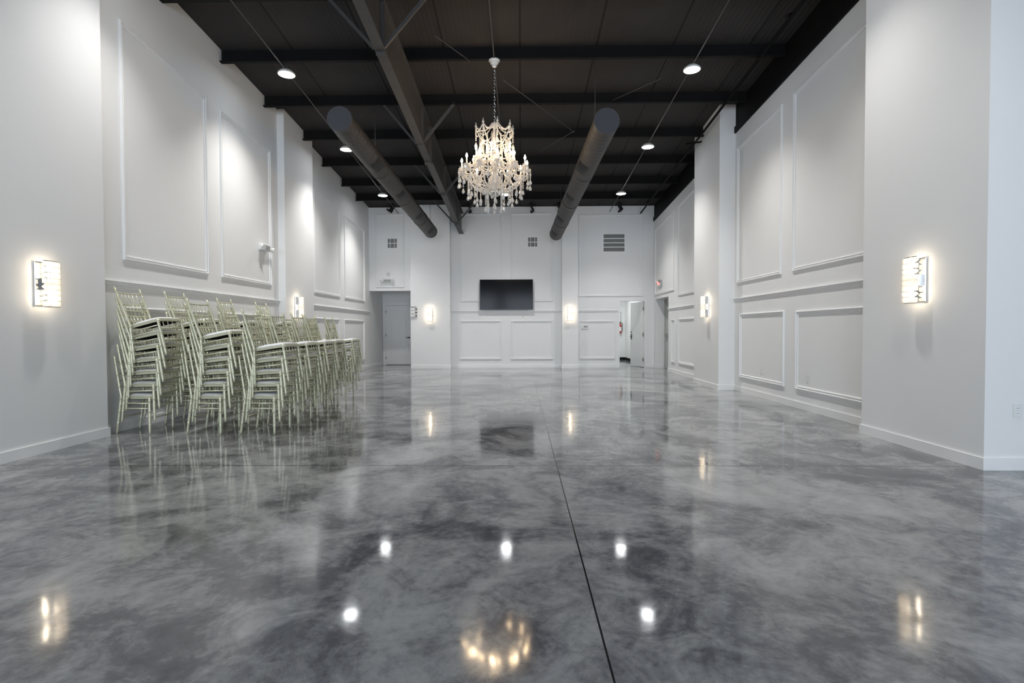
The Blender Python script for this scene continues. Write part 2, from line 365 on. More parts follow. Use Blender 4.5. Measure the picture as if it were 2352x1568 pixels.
# ------------------------------------------------------------------ roof steel
PURL = [y for y in (-3.1,-1.65,-.2,1.25,2.7,4.15,5.6,7.06,8.46,9.87,11.30,12.74,14.12,15.34)]
for y in PURL:
    zt = deck(y)-.004; zb = deck(y)-.215; x1 = XR if y > PRY1 else XO
    mm = MB()
    pr = [(y-.062,zb+.022),(y-.062,zb),(y+.006,zb),(y+.006,zt-.006),(y+.068,zt-.011),(y+.068,zt-.004),(y,zt),(y,zb+.006),(y-.056,zb+.006),(y-.056,zb+.022)]
    mm.prism(pr, 'x', XL, x1); struct(mm.build('purlin', BLACK))
def rafter():
    x = -1.87; fw = .072; mm = MB()
    def seg(y0, z0, y1, z1):
        mm.prism([(y0,z0),(y1,z1),(y1,z1+.014),(y0,z0+.014)], 'x', x-fw, x+fw)
        mm.prism([(y0,z0+.012),(y1,z1+.012),(y1,deck(y1)-.232),(y0,deck(y0)-.232)], 'x', x-.006, x+.006)
        mm.prism([(y0,deck(y0)-.236),(y1,deck(y1)-.236),(y1,deck(y1)-.220),(y0,deck(y0)-.220)], 'x', x-fw, x+fw)
    seg(REAR, 6.1, 10.70, 4.615); seg(10.70, 4.645, 16.59, 4.248)
    mm.box(x-fw, x+fw, 10.66, 10.70, 4.58, deck(10.7)-.23); mm.box(x-fw, x+fw, 10.70, 10.74, 4.58, deck(10.7)-.23)   # bolted end plates
    for y in (7.06, 9.87, 12.74, 15.34): mm.box(x-.06, x+.06, y-.004, y+.004, deck(y)-.95 if y < 16 else 4.3, deck(y)-.232)
    return mm.build('rafter', STEELD)
struct(rafter())
rz = lambda y: 4.615+(10.70-y)*.0942 if y < 10.7 else 4.645-(y-10.7)*.0674
for y in (7.06, 9.87, 12.74, 15.34):
    for s in (-1, 1):
        a = Vector((-1.87+s*.06, y, rz(y)+.02)); b = Vector((-1.87+s*.66, y-.035, deck(y)-.20))
        mm = MB(); d = (b-a).normalized(); u = Vector((0,1,0)); v = d.cross(u)
        P = lambda p, i, j: p + u*i + v*j
        prof = [(-.022,0),(.022,0),(.022,.004),(-.018,.004),(-.018,.044),(-.022,.044)]
        A = [mm.b.verts.new(P(a,*c)) for c in prof]; B = [mm.b.verts.new(P(b,*c)) for c in prof]
        mm.b.faces.new(A); mm.b.faces.new(B[::-1])
        for i in range(6): mm.b.faces.new((A[i],B[i],B[(i+1)%6],A[(i+1)%6]))
        struct(mm.build('flange_brace', STEELD))
# black angle capping the right wall, and channel stubs along the back wall
yzprism('wall_right_cap', [(PRY1, rtop(PRY1)), (D, rtop(D)), (D, rtop(D)+.12), (PRY1, rtop(PRY1)+.12)], XR-.03, XR+.01, BLACK)
for i, (x, s) in enumerate(((-4.02,1), (-1.60,-1), (1.20,-1), (3.10,-1), (.35,-1))):
    mm = MB(); z = deck(16.3)
    M = Matrix.Translation((x, 16.42, z-.10)) @ Matrix.Rotation(s*math.radians(28), 4, 'Y')
    mm.box(-.012, .012, -.16, .16, -.14, .14, M); mm.box(-.09, .012, -.16, .16, -.14, -.128, M); mm.box(-.09, -.078, -.16, .16, -.128, -.09, M)
    struct(mm.build('roof_bracket', BLACK))
# rod bracing
def rod(name, pts, r, mt, label, cat, group=None): return tag(MB().tube(pts, r, 6).build(name, mt), label, cat, group)
rod('brace_rod', [(-.28,9.0,deck(9.0)-.23), (1.13,10.98,deck(10.98)-.23)], .008, STEELD, 'thin diagonal brace rod running from the chandelier chain to the right duct', 'rod')
rod('brace_rod', [(1.12,10.9,deck(10.9)-.24), (.45,11.9,deck(11.9)-.24)], .008, STEELD, 'short thin brace rod left of the right duct', 'rod')
rod('brace_rod', [(-1.25,7.8,deck(7.8)-.23), (-.79,8.45,deck(8.45)-.23)], .008, STEELD, 'thin brace rod between the roof beam and the chandelier canopy', 'rod')
rod('brace_rod', [(2.4,9.0,deck(9.0)-.23), (1.7,9.7,deck(9.7)-.23)], .007, STEELD, 'thin brace rod left of the nearest right ceiling light', 'rod')

# ------------------------------------------------------------------ pipes and conduits under the purlins
def along(name, x, y0, y1, drop, r, mt, label, cat):
    o = MB().tube([(x, y, deck(y)-.215-drop) for y in (y0, (y0+y1)/2, y1)], r, 8).build(name, mt); return tag(o, label, cat)
along('conduit', -3.85, REAR+.1, 16.5, .012, .011, STEELD, 'thin dark conduit carrying the left row of ceiling lights', 'conduit')
along('conduit', 2.80, REAR+.1, 16.5, .012, .011, STEELD, 'thin dark conduit carrying the right row of ceiling lights', 'conduit')
along('conduit', -.41, REAR+.1, 14.9, .012, .011, STEELD, 'thin grey conduit running above the chandelier chain', 'conduit')
pipe = thing('sprinkler_pipe', 'black sprinkler pipe running along the right wall past the white pier', 'pipe', (3.765, 6.2, 5.4))
mm = MB().tube([(0, 0, deck(6.2)-.275-5.4), (0, 5, deck(11.2)-.29-5.4), (0, 10.3, deck(16.5)-.275-5.4)], .024, 10); mm.build('run', PIPEBLK, pipe)
for y in (1.2, 5.3, 9.2): MB().tube([(0, y, deck(6.2+y)-.24-5.4), (-.09, y-.02, deck(6.2+y)-.30-5.4)] if y != 5.3 else [(.14, y-.12, deck(6.2+y)-.27-5.4), (-.14, y+.1, deck(6.2+y)-.24-5.4)], .018, 8).build('branch', PIPEBLK, pipe)

# ------------------------------------------------------------------ spiral ducts
DUCT = tint(mat('dark_duct_metal', (.06,.055,.052), .5, .25, .4), (.042,.038,.036), (.068,.062,.058), 6)
DUCTCAP = mat('dark_blue_grey_duct_cap', (.05,.052,.06), .6)
GRILLE = mat('black_duct_grille', (.006,.006,.006), .5)
def duct(a, b, R, label, side):
    a, b = Vector(a), Vector(b); d = b-a; Ln = d.length
    M = Matrix.Translation(a) @ d.to_track_quat('Z', 'Y').to_matrix().to_4x4()
    root = thing('air_duct', label, 'duct', a); root.rotation_mode = 'QUATERNION'; root.rotation_quaternion = d.to_track_quat('Z', 'Y')
    prof = [(R, 0)]; z = 0
    while z < Ln-.16:
        prof += [(R, z+.006), (R*1.016, z+.011), (R*1.016, z+.02), (R, z+.025)]; z += .14
    prof += [(R, Ln)]
    MB().lathe(prof, 40, smooth=False).build('tube', DUCT, root)
    MB().lathe([(R*1.03, -.012), (R*1.03, .03)], 40).build('end_cap', DUCTCAP, root)
    MB().lathe([(R*1.03, Ln-.03), (R*1.03, Ln+.012)], 40).build('end_cap', DUCT, root)
    for k in (.30, .55, .80): MB().lathe([(R*1.01, k*Ln-.05), (R*1.05, k*Ln-.045), (R*1.05, k*Ln+.045), (R*1.01, k*Ln+.05)], 40).build('collar', DUCT, root)
    inv = root.rotation_quaternion.to_matrix().to_4x4().inverted()
    dn = (inv @ Vector((side*.55, 0, -.6))).normalized(); th0 = math.atan2(dn.y, dn.x)
    for k in (.22, .47, .72, .93):
        mm = MB(); r1 = R*1.04
        for i in range(6):
            t0, t1 = th0-.48+i*.16, th0-.48+(i+1)*.16
            z0, z1 = k*Ln-.20, k*Ln+.20
            mm.face([(r1*math.cos(t), r1*math.sin(t), z) for t, z in ((t0,z0),(t1,z0),(t1,z1),(t0,z1))])
        for i in range(7):
            t = th0-.48+i*.16; mm.tube([(r1*1.01*math.cos(t), r1*1.01*math.sin(t), k*Ln-.20), (r1*1.01*math.cos(t), r1*1.01*math.sin(t), k*Ln+.20)], .006, 5)
        mm.build('grille', GRILLE, root)
    return root
duct((1.27, 7.75, 4.26), (1.04, 15.3, 4.00), .185, 'dark spiral air duct hanging right of the chandelier', -1)
duct((-2.74, 7.95, 4.41), (-2.62, 15.3, 4.09), .185, 'dark spiral air duct hanging left of the roof beam', 1)
for a, zt, lab in (((1.20, 8.46, 4.40), deck(8.46)-.21, 'thin wire holding the near end of the right duct'), ((1.09, 14.12, 4.22), deck(14.12)-.21, 'thin wire holding the far end of the right duct'),
               ((-2.73, 9.87, 4.52), deck(9.87)-.21, 'thin wire holding the near end of the left duct'), ((-2.63, 15.3, 4.27), deck(15.34)-.21, 'thin wire holding the far end of the left duct')):
    rod('hanger_wire', [a, (a[0], a[1], zt)], .005, STEELD, lab, 'wire')

# ------------------------------------------------------------------ ceiling lights
DISC = emit('light_disc', (.97,.98,1), 40)
def downlight(x, y, label, power=SPOT_W):
    z = deck(y)-.29
    root = thing('ceiling_light', label, 'ceiling light', (x, y, z), 0, 'round ceiling lights')
    MB().lathe([(.04,.075), (.09,.06), (.135,.02), (.14,-.004), (.128,-.006), (.126,.0)], 24).build('housing', PLASTIC, root)
    MB().lathe([(.125,-.002), (.125,.001)], 24).build('lens', DISC, root)
    mm = MB().tube([(0,0,.07), (0,0,.11)], .012); mm.tube([(.016*math.cos(t*PI/5), 0, .115+.016*math.sin(t*PI/5)) for t in range(11)], .004, 6); mm.build('hook', STEELD, root)
    lamp('spot', 'SPOT', (0,0,-.03), power, (1,.985,.96), (0,0,0), root, spot_size=math.radians(106), spot_blend=1.0, shadow_soft_size=.10)
LY = (8.65, 11.6, 14.65)
o3 = ('nearest', 'middle', 'farthest')
for y, o in zip(LY, o3):
    downlight(-3.85, y, 'glowing round ceiling light, %s of the left row' % o)
    downlight(2.80, y, 'glowing round ceiling light, %s of the right row' % o)
downlight(-.43, 14.65, 'glowing round ceiling light hidden behind the chandelier')
for y in (5.75, 2.85):      # the rows go on over the camera
    downlight(-3.85, y, 'round ceiling light of the left row above the camera', SPOT_W*.7); downlight(2.80, y, 'round ceiling light of the right row above the camera', SPOT_W*.7)
lamp('corridor_light', 'AREA', (3.35, 19.0, 2.66), 28, (.95,1,.99), (0,0,0), None, shape='RECTANGLE', size=.6, size_y=1.2)

# ------------------------------------------------------------------ chandelier
CRYS = bpy.data.materials.new('cut_crystal'); CRYS.use_nodes = True
nt = CRYS.node_tree; p = nt.nodes['Principled BSDF']
p.inputs['Base Color'].default_value = (.95,.94,.92,1); p.inputs['Roughness'].default_value = .06; p.inputs['Specular IOR Level'].default_value = .9; p.inputs['Coat Weight'].default_value = .6
trl = nt.nodes.new('ShaderNodeBsdfTranslucent'); trl.inputs[0].default_value = (.95,.93,.9,1); mx = nt.nodes.new('ShaderNodeMixShader'); mx.inputs[0].default_value = .25
nt.links.new(p.outputs[0], mx.inputs[1]); nt.links.new(trl.outputs[0], mx.inputs[2])
gls = nt.nodes.new('ShaderNodeBsdfGlass'); gls.inputs['IOR'].default_value = 1.5; mx2 = nt.nodes.new('ShaderNodeMixShader'); mx2.inputs[0].default_value = .5
nt.links.new(mx.outputs[0], mx2.inputs[1]); nt.links.new(gls.outputs[0], mx2.inputs[2]); nt.links.new(mx2.outputs[0], nt.nodes['Material Output'].inputs[0])
BULB = emit('warm_candle_bulb', (1,.72,.42), 90)
CANDLE = mat('ivory_candle_sleeve', (.8,.76,.68), .4)
ch = thing('chandelier', 'large crystal chandelier with lit candle bulbs hanging on a chain', 'chandelier', (-.41, 8.446, 0))
MB().lathe([(.02,5.52),(.088,5.515),(.09,5.50),(.07,5.485),(.062,5.47),(.066,5.46),(.045,5.445),(.035,5.43),(.042,5.42),(.028,5.405),(.012,5.395)][::-1], 24).build('canopy', PLASTIC, ch)
mm = MB(); z = 5.40; k = 0
while z > 4.56:
    pts = []
    for i in range(11):
        t = 2*PI*i/10; a, b = .013*math.cos(t), .032*math.sin(t)
        pts.append((a, 0, z-.028+b) if k % 2 else (0, a, z-.028+b))
    mm.tube(pts, .0045, 6); z -= .052; k += 1
mm.build('chain', CHROME, ch)
MB().lathe([(.006,4.58),(.02,4.52),(.05,4.47),(.02,4.42),(.018,4.30),(.055,4.25),(.06,4.2),(.02,4.15),(.02,4.02),(.075,3.95),(.08,3.88),(.03,3.8),(.03,3.72),(.10,3.64),(.11,3.56),(.05,3.48),(.06,3.42),(.03,3.36),(.01,3.33)][::-1], 16).build('stem', CRYS, ch)
def beadmesh(pts, r):
    mm = MB()
    for q in pts: mm.ball(q, r, 1, False)
    return mm
def smooth_path(P, n=12):   # Catmull-Rom through P
    P = [Vector(p) for p in P]; P = [P[0]*2-P[1]] + P + [P[-1]*2-P[-2]]; out = []
    for i in range(1, len(P)-2):
        for j in range(n):
            t = j/n; a, b, c, d = P[i-1:i+3]
            out.append(.5*((2*b)+(c-a)*t+(2*a-5*b+4*c-d)*t*t+(3*b-a-3*c+d)*t**3))
    return out + [P[-2]]
def arm_set(n, path, dish_r, dish_z, bulb_z, ph):
    cup = [(.012,-.01),(.05,.0),(.056,.012),(.05,.01),(.014,.004),(.014,.02)]
    arm = MB().tube(smooth_path(path, 6), [.011]*(6*(len(path)-1)+1), 8).mesh('arm', CRYS)
    x, z = dish_r, dish_z
    dish = MB().lathe(cup, 14, Matrix.Translation((x,0,z))).mesh('drip_dish', CRYS)
    sleeve = MB().lathe([(.011,0),(.012,.01),(.011,bulb_z-z-.02)], 10, Matrix.Translation((x,0,z+.012))).mesh('candle', CANDLE)
    flame = MB().lathe([(.005,0),(.016,.014),(.018,.03),(.010,.055),(.001,.075)], 10, Matrix.Translation((x,0,bulb_z-.01))).mesh('bulb', BULB)
    for i in range(n):
        a = link('arm', arm, ch); a.rotation_euler = (0,0,ph+2*PI*i/n)
        for nm, me in (('drip_dish', dish), ('candle', sleeve), ('bulb', flame)): link(nm, me, a)
arm_set(12, [(.03,0,3.55),(.16,0,3.44),(.34,0,3.50),(.46,0,3.66),(.525,0,3.70),(.525,0,3.75)], .525, 3.76, 3.88, .13)
arm_set(6, [(.03,0,3.80),(.10,0,3.72),(.22,0,3.76),(.30,0,3.88),(.31,0,3.93)], .31, 3.94, 4.06, .4)
crown = MB().tube(smooth_path([(.02,0,4.16),(.10,0,4.16),(.20,0,4.22),(.265,0,4.33),(.30,0,4.43)], 6), .008, 8); crown.ball((.30,0,4.445), .022, 1, False); crown.lathe([(.003,4.46),(.011,4.475),(.002,4.51)], 6, Matrix.Translation((.30,0,0)), False); cm = crown.mesh('crown_branch', CRYS)
for i in range(8): link('crown_branch', cm, ch).rotation_euler = (0,0,.2+2*PI*i/8)
def strand(length, br=.0125):
    mm = MB(); z = 0
    while z < length-.095: mm.ball((0,0,-z), br, 1, False); z += br*2.05
    zz = -z
    mm.lathe([(.002,zz),(.010,zz-.02),(.023,zz-.052),(.026,zz-.064),(.018,zz-.082),(.002,zz-.092)], 8, None, False)
    return mm.mesh('crystal_strand', CRYS)
def strands(n, r, z, length, ph, jit=0):
    ms = [strand(length), strand(length*.8)]
    for i in range(n):
        t = ph+2*PI*i/n; o = link('crystal_strand', ms[i % 2] if jit else ms[0], ch); o.location = (r*math.cos(t), r*math.sin(t), z)
strands(24, .575, 3.75, .30, .13, 1); strands(20, .43, 3.58, .30, .0, 1); strands(14, .29, 3.48, .30, .3, 1); strands(8, .15, 3.42, .31, .1)
strands(8, .30, 4.43, .32, .2); strands(12, .21, 4.28, .32, .0, 1); strands(12, .33, 3.93, .30, .26, 1)
def swag(n, r0, z0, a0, r1, z1, a1, sag, ph):
    pts = []
    for i in range(15):
        t = i/14; r = r0+(r1-r0)*t; a = a0+(a1-a0)*t; pts.append((r*math.cos(a), r*math.sin(a), z0+(z1-z0)*t-sag*4*t*(1-t)))
    me = beadmesh(pts, .0135).mesh('bead_chain', CRYS)
    for i in range(n): link('bead_chain', me, ch).rotation_euler = (0,0,ph+2*PI*i/n)
swag(12, .53, 3.74, 0, .53, 3.74, 2*PI/12, .08, .13); swag(8, .30, 4.43, 0, .30, 4.43, 2*PI/8, .10, .2)
swag(12, .22, 4.10, 0, .50, 3.77, 0, .10, .13); swag(12, .06, 3.42, 0, .53, 3.72, 0, .06, .26)
swag(8, .05, 4.50, 0, .29, 4.43, 0, .08, .2); swag(12, .31, 3.95, 0, .53, 3.76, 0, .09, .13); swag(12, .21, 4.25, 0, .31, 3.95, .15, .03, .0); swag(6, .31, 3.93, 0, .31, 3.93, 2*PI/6, .07, .4); swag(12, .08, 3.95, 0, .50, 3.75, .1, .05, 0)
pend = MB().lathe([(.002,0),(.004,-.012),(.015,-.035),(.018,-.06),(.008,-.085),(.001,-.095)], 6, None, False).mesh('crystal_pendant', CRYS)
def pendants(n, r, z, off, ph, per):
    for i in range(n):
        for k in range(per):
            a = ph+2*PI*i/n; b = 2*PI*k/per; o = link('crystal_pendant', pend, ch)
            o.location = (r*math.cos(a)+off*math.cos(b), r*math.sin(a)+off*math.sin(b), z); o.rotation_euler = (0,0,random.random()*3)
pendants(12, .525, 3.765, .05, .13, 4); pendants(6, .31, 3.945, .05, .4, 4); pendants(10, .12, 4.14, .0, .1, 1); pendants(12, .40, 3.66, 0, .26, 1)
MB().ball((0,0,3.16), .035, 2, False, (1,1,1.3)).build('finial', CRYS, ch)
MB().lathe([(.0,3.33),(.07,3.36),(.10,3.40),(.10,3.41)], 16).build('bottom_bowl', CHROME, ch)
for i in range(6):
    t = .4+2*PI*i/6; lamp('candle_glow', 'POINT', (.40*math.cos(t), .40*math.sin(t), 3.99), CHAND_W, (1,.74,.46), (0,0,0), ch, shadow_soft_size=.03)

# ------------------------------------------------------------------ crystal wall sconces
SHADE = bpy.data.materials.new('sconce_crystal'); SHADE.use_nodes = True
nt = SHADE.node_tree; p = nt.nodes['Principled BSDF']; p.inputs['Base Color'].default_value = (.95,.94,.92,1); p.inputs['Roughness'].default_value = .08
trl = nt.nodes.new('ShaderNodeBsdfTranslucent'); trl.inputs[0].default_value = (1,.97,.92,1); mx = nt.nodes.new('ShaderNodeMixShader'); mx.inputs[0].default_value = .85
nt.links.new(p.outputs[0], mx.inputs[1]); nt.links.new(trl.outputs[0], mx.inputs[2]); nt.links.new(mx.outputs[0], nt.nodes['Material Output'].inputs[0])
SBULB = emit('warm_sconce_bulb', (1,.84,.62), 34)
def sconce():          # local: back on the plane y=0, facing -y, centre at z=0
    root = thing('wall_sconce', '', 'wall lamp', (0,0,0), 0, 'crystal wall sconces')
    MB().box(-.085, .085, -.018, -.001, -.215, .215, bev=.006).build('back_plate', CHROME, root)
    mm = MB().box(-.035, .035, -.075, -.018, -.055, .055)
    mm.build('bracket', CHROME, root)
    for z in (-.222, .222): MB().tube([(.105*math.sin(t*.15), -.12+.045*(1-math.cos(t*.15)*1.0), z) for t in range(-7, 8)], .006, 6).build('band', CHROME, root)
    mm = MB()
    for r in range(8):
        for c in range(5):
            a = (c-2)*.42; x, y = .105*math.sin(a), -.075-.045*math.cos(a); z = (r-3.5)*.055
            M = Matrix.Translation((x, y, z)) @ Matrix.Rotation(a, 4, 'Z') @ Matrix.Rotation(.78 if (r+c) % 2 else 0, 4, 'Y')
            h = .0175 if (r+c) % 2 else .02
            mm.box(-h, h, -.011, .011, -h*1.15, h*1.15, M, bev=.006)
    mm.build('crystal_shade', SHADE, root)
    for z in (-.165, -.085, .085, .165): MB().lathe([(.006,-.028),(.014,-.015),(.014,.018),(.004,.028)], 10, Matrix.Translation((0,-.075,z))).build('bulb', SBULB, root)
    return root
s0 = sconce()
SCON = [((PLX, 5.07, 1.665), PI/2, 'lit crystal wall sconce on the near left pilaster'),
        ((PRX, 5.20, 1.675), -PI/2, 'lit crystal wall sconce on the near right pilaster'),
        ((CL[0], 10.85, 1.69), PI/2, 'lit crystal wall sconce on the left pier behind the stacked chairs'),
        ((CR[0], 10.98, 1.675), -PI/2, 'lit crystal wall sconce on the white pier at right'),
        ((-2.845, CB, 1.70), 0, 'lit crystal wall sconce left of the television'),
        ((1.545, CB, 1.70), 0, 'lit crystal wall sconce right of the television')]
for i, (loc, rz_, lab) in enumerate(SCON):
    o = s0 if i == 0 else dup(s0, loc, (0,0,rz_), lab)
    o.location = loc; o.rotation_euler = (0,0,rz_); o['label'] = lab

# ------------------------------------------------------------------ television
SCREEN = mat('black_tv_screen', (.004,.004,.006), .12, 0, .12)
tv = thing('television', 'large black flat television on the back wall', 'television', (-.4475, D, 2.32))
MB().box(-.84, .84, -.115, -.085, -.476, .476, bev=.004).build('bezel', mat('black_tv_bezel', (.012,.012,.014), .35), tv)
MB().box(-.825, .825, -.118, -.114, -.458, .463).build('screen', SCREEN, tv)
MB().box(-.5, .5, -.085, -.05, -.35, .3, bev=.01).build('back_shell', PIPEBLK, tv)
MB().box(-.3, .3, -.05, -.001, -.2, .2).build('wall_mount', PIPEBLK, tv)
tag(MB().tube([(.084,D-.002,1.64),(.084,D-.02,1.635),(.086,D-.02,1.60),(.10,D-.02,1.59)], .006, 6).build('cable_hook', PLASTICG), 'small grey cable hook on the wall below the television', 'hook')

# ------------------------------------------------------------------ vents
def square_vent(x, z, label):
    v = thing('wall_vent', label, 'vent', (x, D, z), 0, 'small square wall vents'); h = .145
    mm = MB()
    for a, b, c, d in ((-h-.02,h+.02,h,h+.02),(-h-.02,h+.02,-h-.02,-h),(-h-.02,-h,-h,h),(h,h+.02,-h,h),(-h,h,-.012,.012),(-.075,-.06,-h,h),(.06,.075,-h,h)): mm.box(a, b, -.014, -.001, c, d)
    mm.build('frame', TRIM, v)
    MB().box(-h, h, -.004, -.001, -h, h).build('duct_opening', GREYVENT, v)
    mm = MB()
    for i in range(10):
        for x0, x1, s in ((-h,-.075,.9), (-.06,.06,.6), (.075,h,-.4)):
            z_ = -h+.02+i*.029
            mm.box(x0, x1, -.011, -.003, -.001, .001, Matrix.Translation((0,0,z_)) @ Matrix.Translation((0,-.007,0)) @ Matrix.Rotation(s, 4, 'X') @ Matrix.Translation((0,.007,0)))
    mm.build('louvre', PLASTICG, v)
square_vent(-4.07, 3.966, 'small square grey vent high above the left alcove'); square_vent(.385, 3.98, 'small square grey vent above the television')
v = thing('return_grille', 'wide white slatted air grille above the open doorway', 'vent', (2.95, D, 3.94)); mm = MB()
for a, b, c, d in ((-.37,.37,.27,.305),(-.37,.37,-.305,-.27),(-.37,-.33,-.27,.27),(.33,.37,-.27,.27),(-.33,.33,-.147,-.123),(-.33,.33,-.012,.012),(-.33,.33,.123,.147)): mm.box(a, b, -.016, -.001, c, d)
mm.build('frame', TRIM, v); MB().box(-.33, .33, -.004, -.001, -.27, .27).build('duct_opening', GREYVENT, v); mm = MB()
for i in range(30): mm.box(-.33, .33, -.012, -.004, -.0015, .0015, Matrix.Translation((0,-.0,-.26+i*.018)) @ Matrix.Translation((0,-.008,0)) @ Matrix.Rotation(.5, 4, 'X') @ Matrix.Translation((0,.008,0)))
mm.build('louvre', PLASTICG, v)

# ------------------------------------------------------------------ small things on the walls
al = thing('smoke_alarm', 'round white alarm high on the wall above the left alcove', 'alarm', (-4.205, D, 2.99))
MB().lathe([(.055,.0),(.055,.02),(.045,.045),(.02,.055)], 20, Matrix.Rotation(PI/2, 4, 'X')).build('housing', PLASTIC, al)
MB().lathe([(.012,.05),(.012,.062)], 12, Matrix.Rotation(PI/2, 4, 'X')).build('strobe', PLASTICG, al)
def emergency(loc, rz_, label):
    e = thing('emergency_light', label, 'emergency light', loc, rz_, 'twin-head emergency lights')
    MB().box(-.15, .15, -.085, -.001, -.06, .06, bev=.012).build('housing', PLASTIC, e)
    MB().box(-.12, .12, -.088, -.084, -.045, .035).build('cover', PLASTICG, e)
    for s in (-1, 1):
        mm = MB().lathe([(.018,0),(.02,.03),(.045,.05),(.05,.085),(.046,.087)], 16, Matrix.Translation((s*.155, -.05, -.0)) @ Matrix.Rotation(s*.5, 4, 'Z') @ Matrix.Rotation(PI/2+.35, 4, 'X')); mm.build('lamp_head', PLASTIC, e)
    return e
emergency((XL, 9.72, 2.755), PI/2, 'white twin-head emergency light on the left wall above the chairs')
emergency((-4.22, D, 2.78), 0, 'white twin-head emergency light just above the left alcove')
ex = thing('exit_sign', 'exit sign with lamp heads on the right wall above the niche door', 'exit sign', (XR, 15.82, 2.60), -PI/2)
MB().box(-.155, .155, -.055, -.001, -.10, .10, bev=.01).build('housing', PLASTIC, ex)
fc = bpy.data.curves.new('lettering', 'FONT'); fc.body = 'EXIT'; fc.size = .15; fc.extrude = .002; fc.align_x = 'CENTER'; fc.align_y = 'CENTER'
RED = emit('red_exit_letters', (1,.10,.08), 1.6); fc.materials.append(RED)
fo = bpy.data.objects.new('lettering', fc); C.objects.link(fo); fo.parent = ex; fo.location = (0,-.057,0); fo.rotation_euler = (PI/2,0,0)
bpy.context.view_layer.update(); lm = bpy.data.meshes.new_from_object(fo); bpy.data.objects.remove(fo); lm.materials.clear(); lm.materials.append(RED)
fo = link('lettering', lm, ex); fo.location = (0,-.057,0); fo.rotation_euler = (PI/2,0,0)
for s in (-1, 1): MB().lathe([(.018,0),(.02,.03),(.045,.05),(.05,.085),(.046,.087)], 16, Matrix.Translation((s*.17, -.03, .06)) @ Matrix.Rotation(s*.6, 4, 'Z') @ Matrix.Rotation(PI/2+.3, 4, 'X')).build('lamp_head', PLASTIC if s < 0 else PLASTICG, ex)
# three stacked switch boxes on the left pier of the back wall
cp = thing('control_panel', 'column of three white wall controls with dark knobs beside the left doorway', 'control panel', (-3.345, CB, 1.77))
MB().box(-.115, .115, -.012, -.001, -.165, .175, bev=.003).build('back_plate', PLASTIC, cp)
for z in (.105, 0, -.105):
    b = MB().box(-.10, .045, -.05, -.012, z-.042, z+.042, bev=.006).build('box', PLASTIC, cp)
    MB().lathe([(.021,.012),(.021,.042),(.014,.046)], 12, Matrix.Translation((.078,0,z-.008)) @ Matrix.Rotation(PI/2, 4, 'X')).build('knob', DARKMETAL, cp)
MB().box(-.105, .075, -.06, -.012, .155, .175).build('top_cap', PLASTICG, cp)
kp = thing('keypad', 'flat white keypad plate on the wall left of the open doorway', 'keypad', (2.03, D, 1.295))
MB().box(-.12, .12, -.022, -.001, -.06, .06, bev=.004).build('housing', PLASTIC, kp); MB().box(-.03, .09, -.025, -.021, -.02, .035).build('display', PLASTICG, kp)
def outlet(loc, rz_, label):
    o = thing('power_outlet', label, 'outlet', loc, rz_, 'white power outlets')
    MB().box(-.036, .036, -.007, -.001, -.058, .058, bev=.002).build('plate', PLASTIC, o)
    for z in (.022, -.022):
        s = MB().box(-.017, .017, -.0085, -.0068, z-.014, z+.014).build('socket', TRIM, o)
        mm = MB(); mm.box(-.008, -.005, -.0092, -.0083, z-.004, z+.006); mm.box(.005, .008, -.0092, -.0083, z-.004, z+.006); mm.build('slot', DARKMETAL, s)
outlet((XR, 9.18, .475), -PI/2, 'white power outlet low on the right wall, the farther one'); outlet((XR, 7.72, .475), -PI/2, 'white power outlet low on the right wall, the nearer one')
outlet((4.19, PRY0, .505), 0, 'white power outlet on the wall facing the camera at far right')
# corridor: fire extinguisher and framed notice
fx = thing('fire_extinguisher', 'red fire extinguisher on the wall beyond the open doorway', 'fire extinguisher', (3.935, CY-.09, 1.06))
EXR = mat('red_extinguisher_paint', (.42,.03,.025), .3); 
MB().lathe([(.05,0),(.068,.01),(.07,.03),(.07,.30),(.055,.36),(.022,.385),(.02,.40)], 20).build('cylinder', EXR, fx)
MB().lathe([(.0712,.09),(.0712,.25)], 20, None, True, False).build('sticker', mat('pale_sticker', (.75,.74,.72), .5), fx)
mm = MB().box(-.02, .02, -.02, .02, .39, .43); mm.tube([(0,0,.42),(.0,-.05,.45),(0,-.10,.455)], .009); mm.tube([(0,0,.41),(0,-.05,.41),(0,-.095,.40)], .007); mm.build('valve_handle', DARKMETAL, fx)
MB().tube(smooth_path([(.02,0,.41),(.075,0,.41),(.095,0,.33),(.085,0,.18),(.08,0,.10)], 6), .010).build('hose', PIPEBLK, fx)
MB().box(-.03, .03, .065, .089, .12, .30).build('wall_bracket', PIPEBLK, fx)
nb_ = thing('notice_frame', 'narrow framed notice above the fire extinguisher in the corridor', 'notice', (3.86, CY, 1.70))
mm = MB()
for a, b, c, d in ((-.14,.14,.19,.21),(-.14,.14,-.21,-.19),(-.14,-.12,-.19,.19),(.12,.14,-.19,.19)): mm.box(a, b, -.02, -.001, c, d)
mm.build('frame', PLASTICG, nb_); MB().box(-.12, .12, -.006, -.002, -.19, .19).build('sheet', mat('white_paper', (.78,.78,.78), .8), nb_)

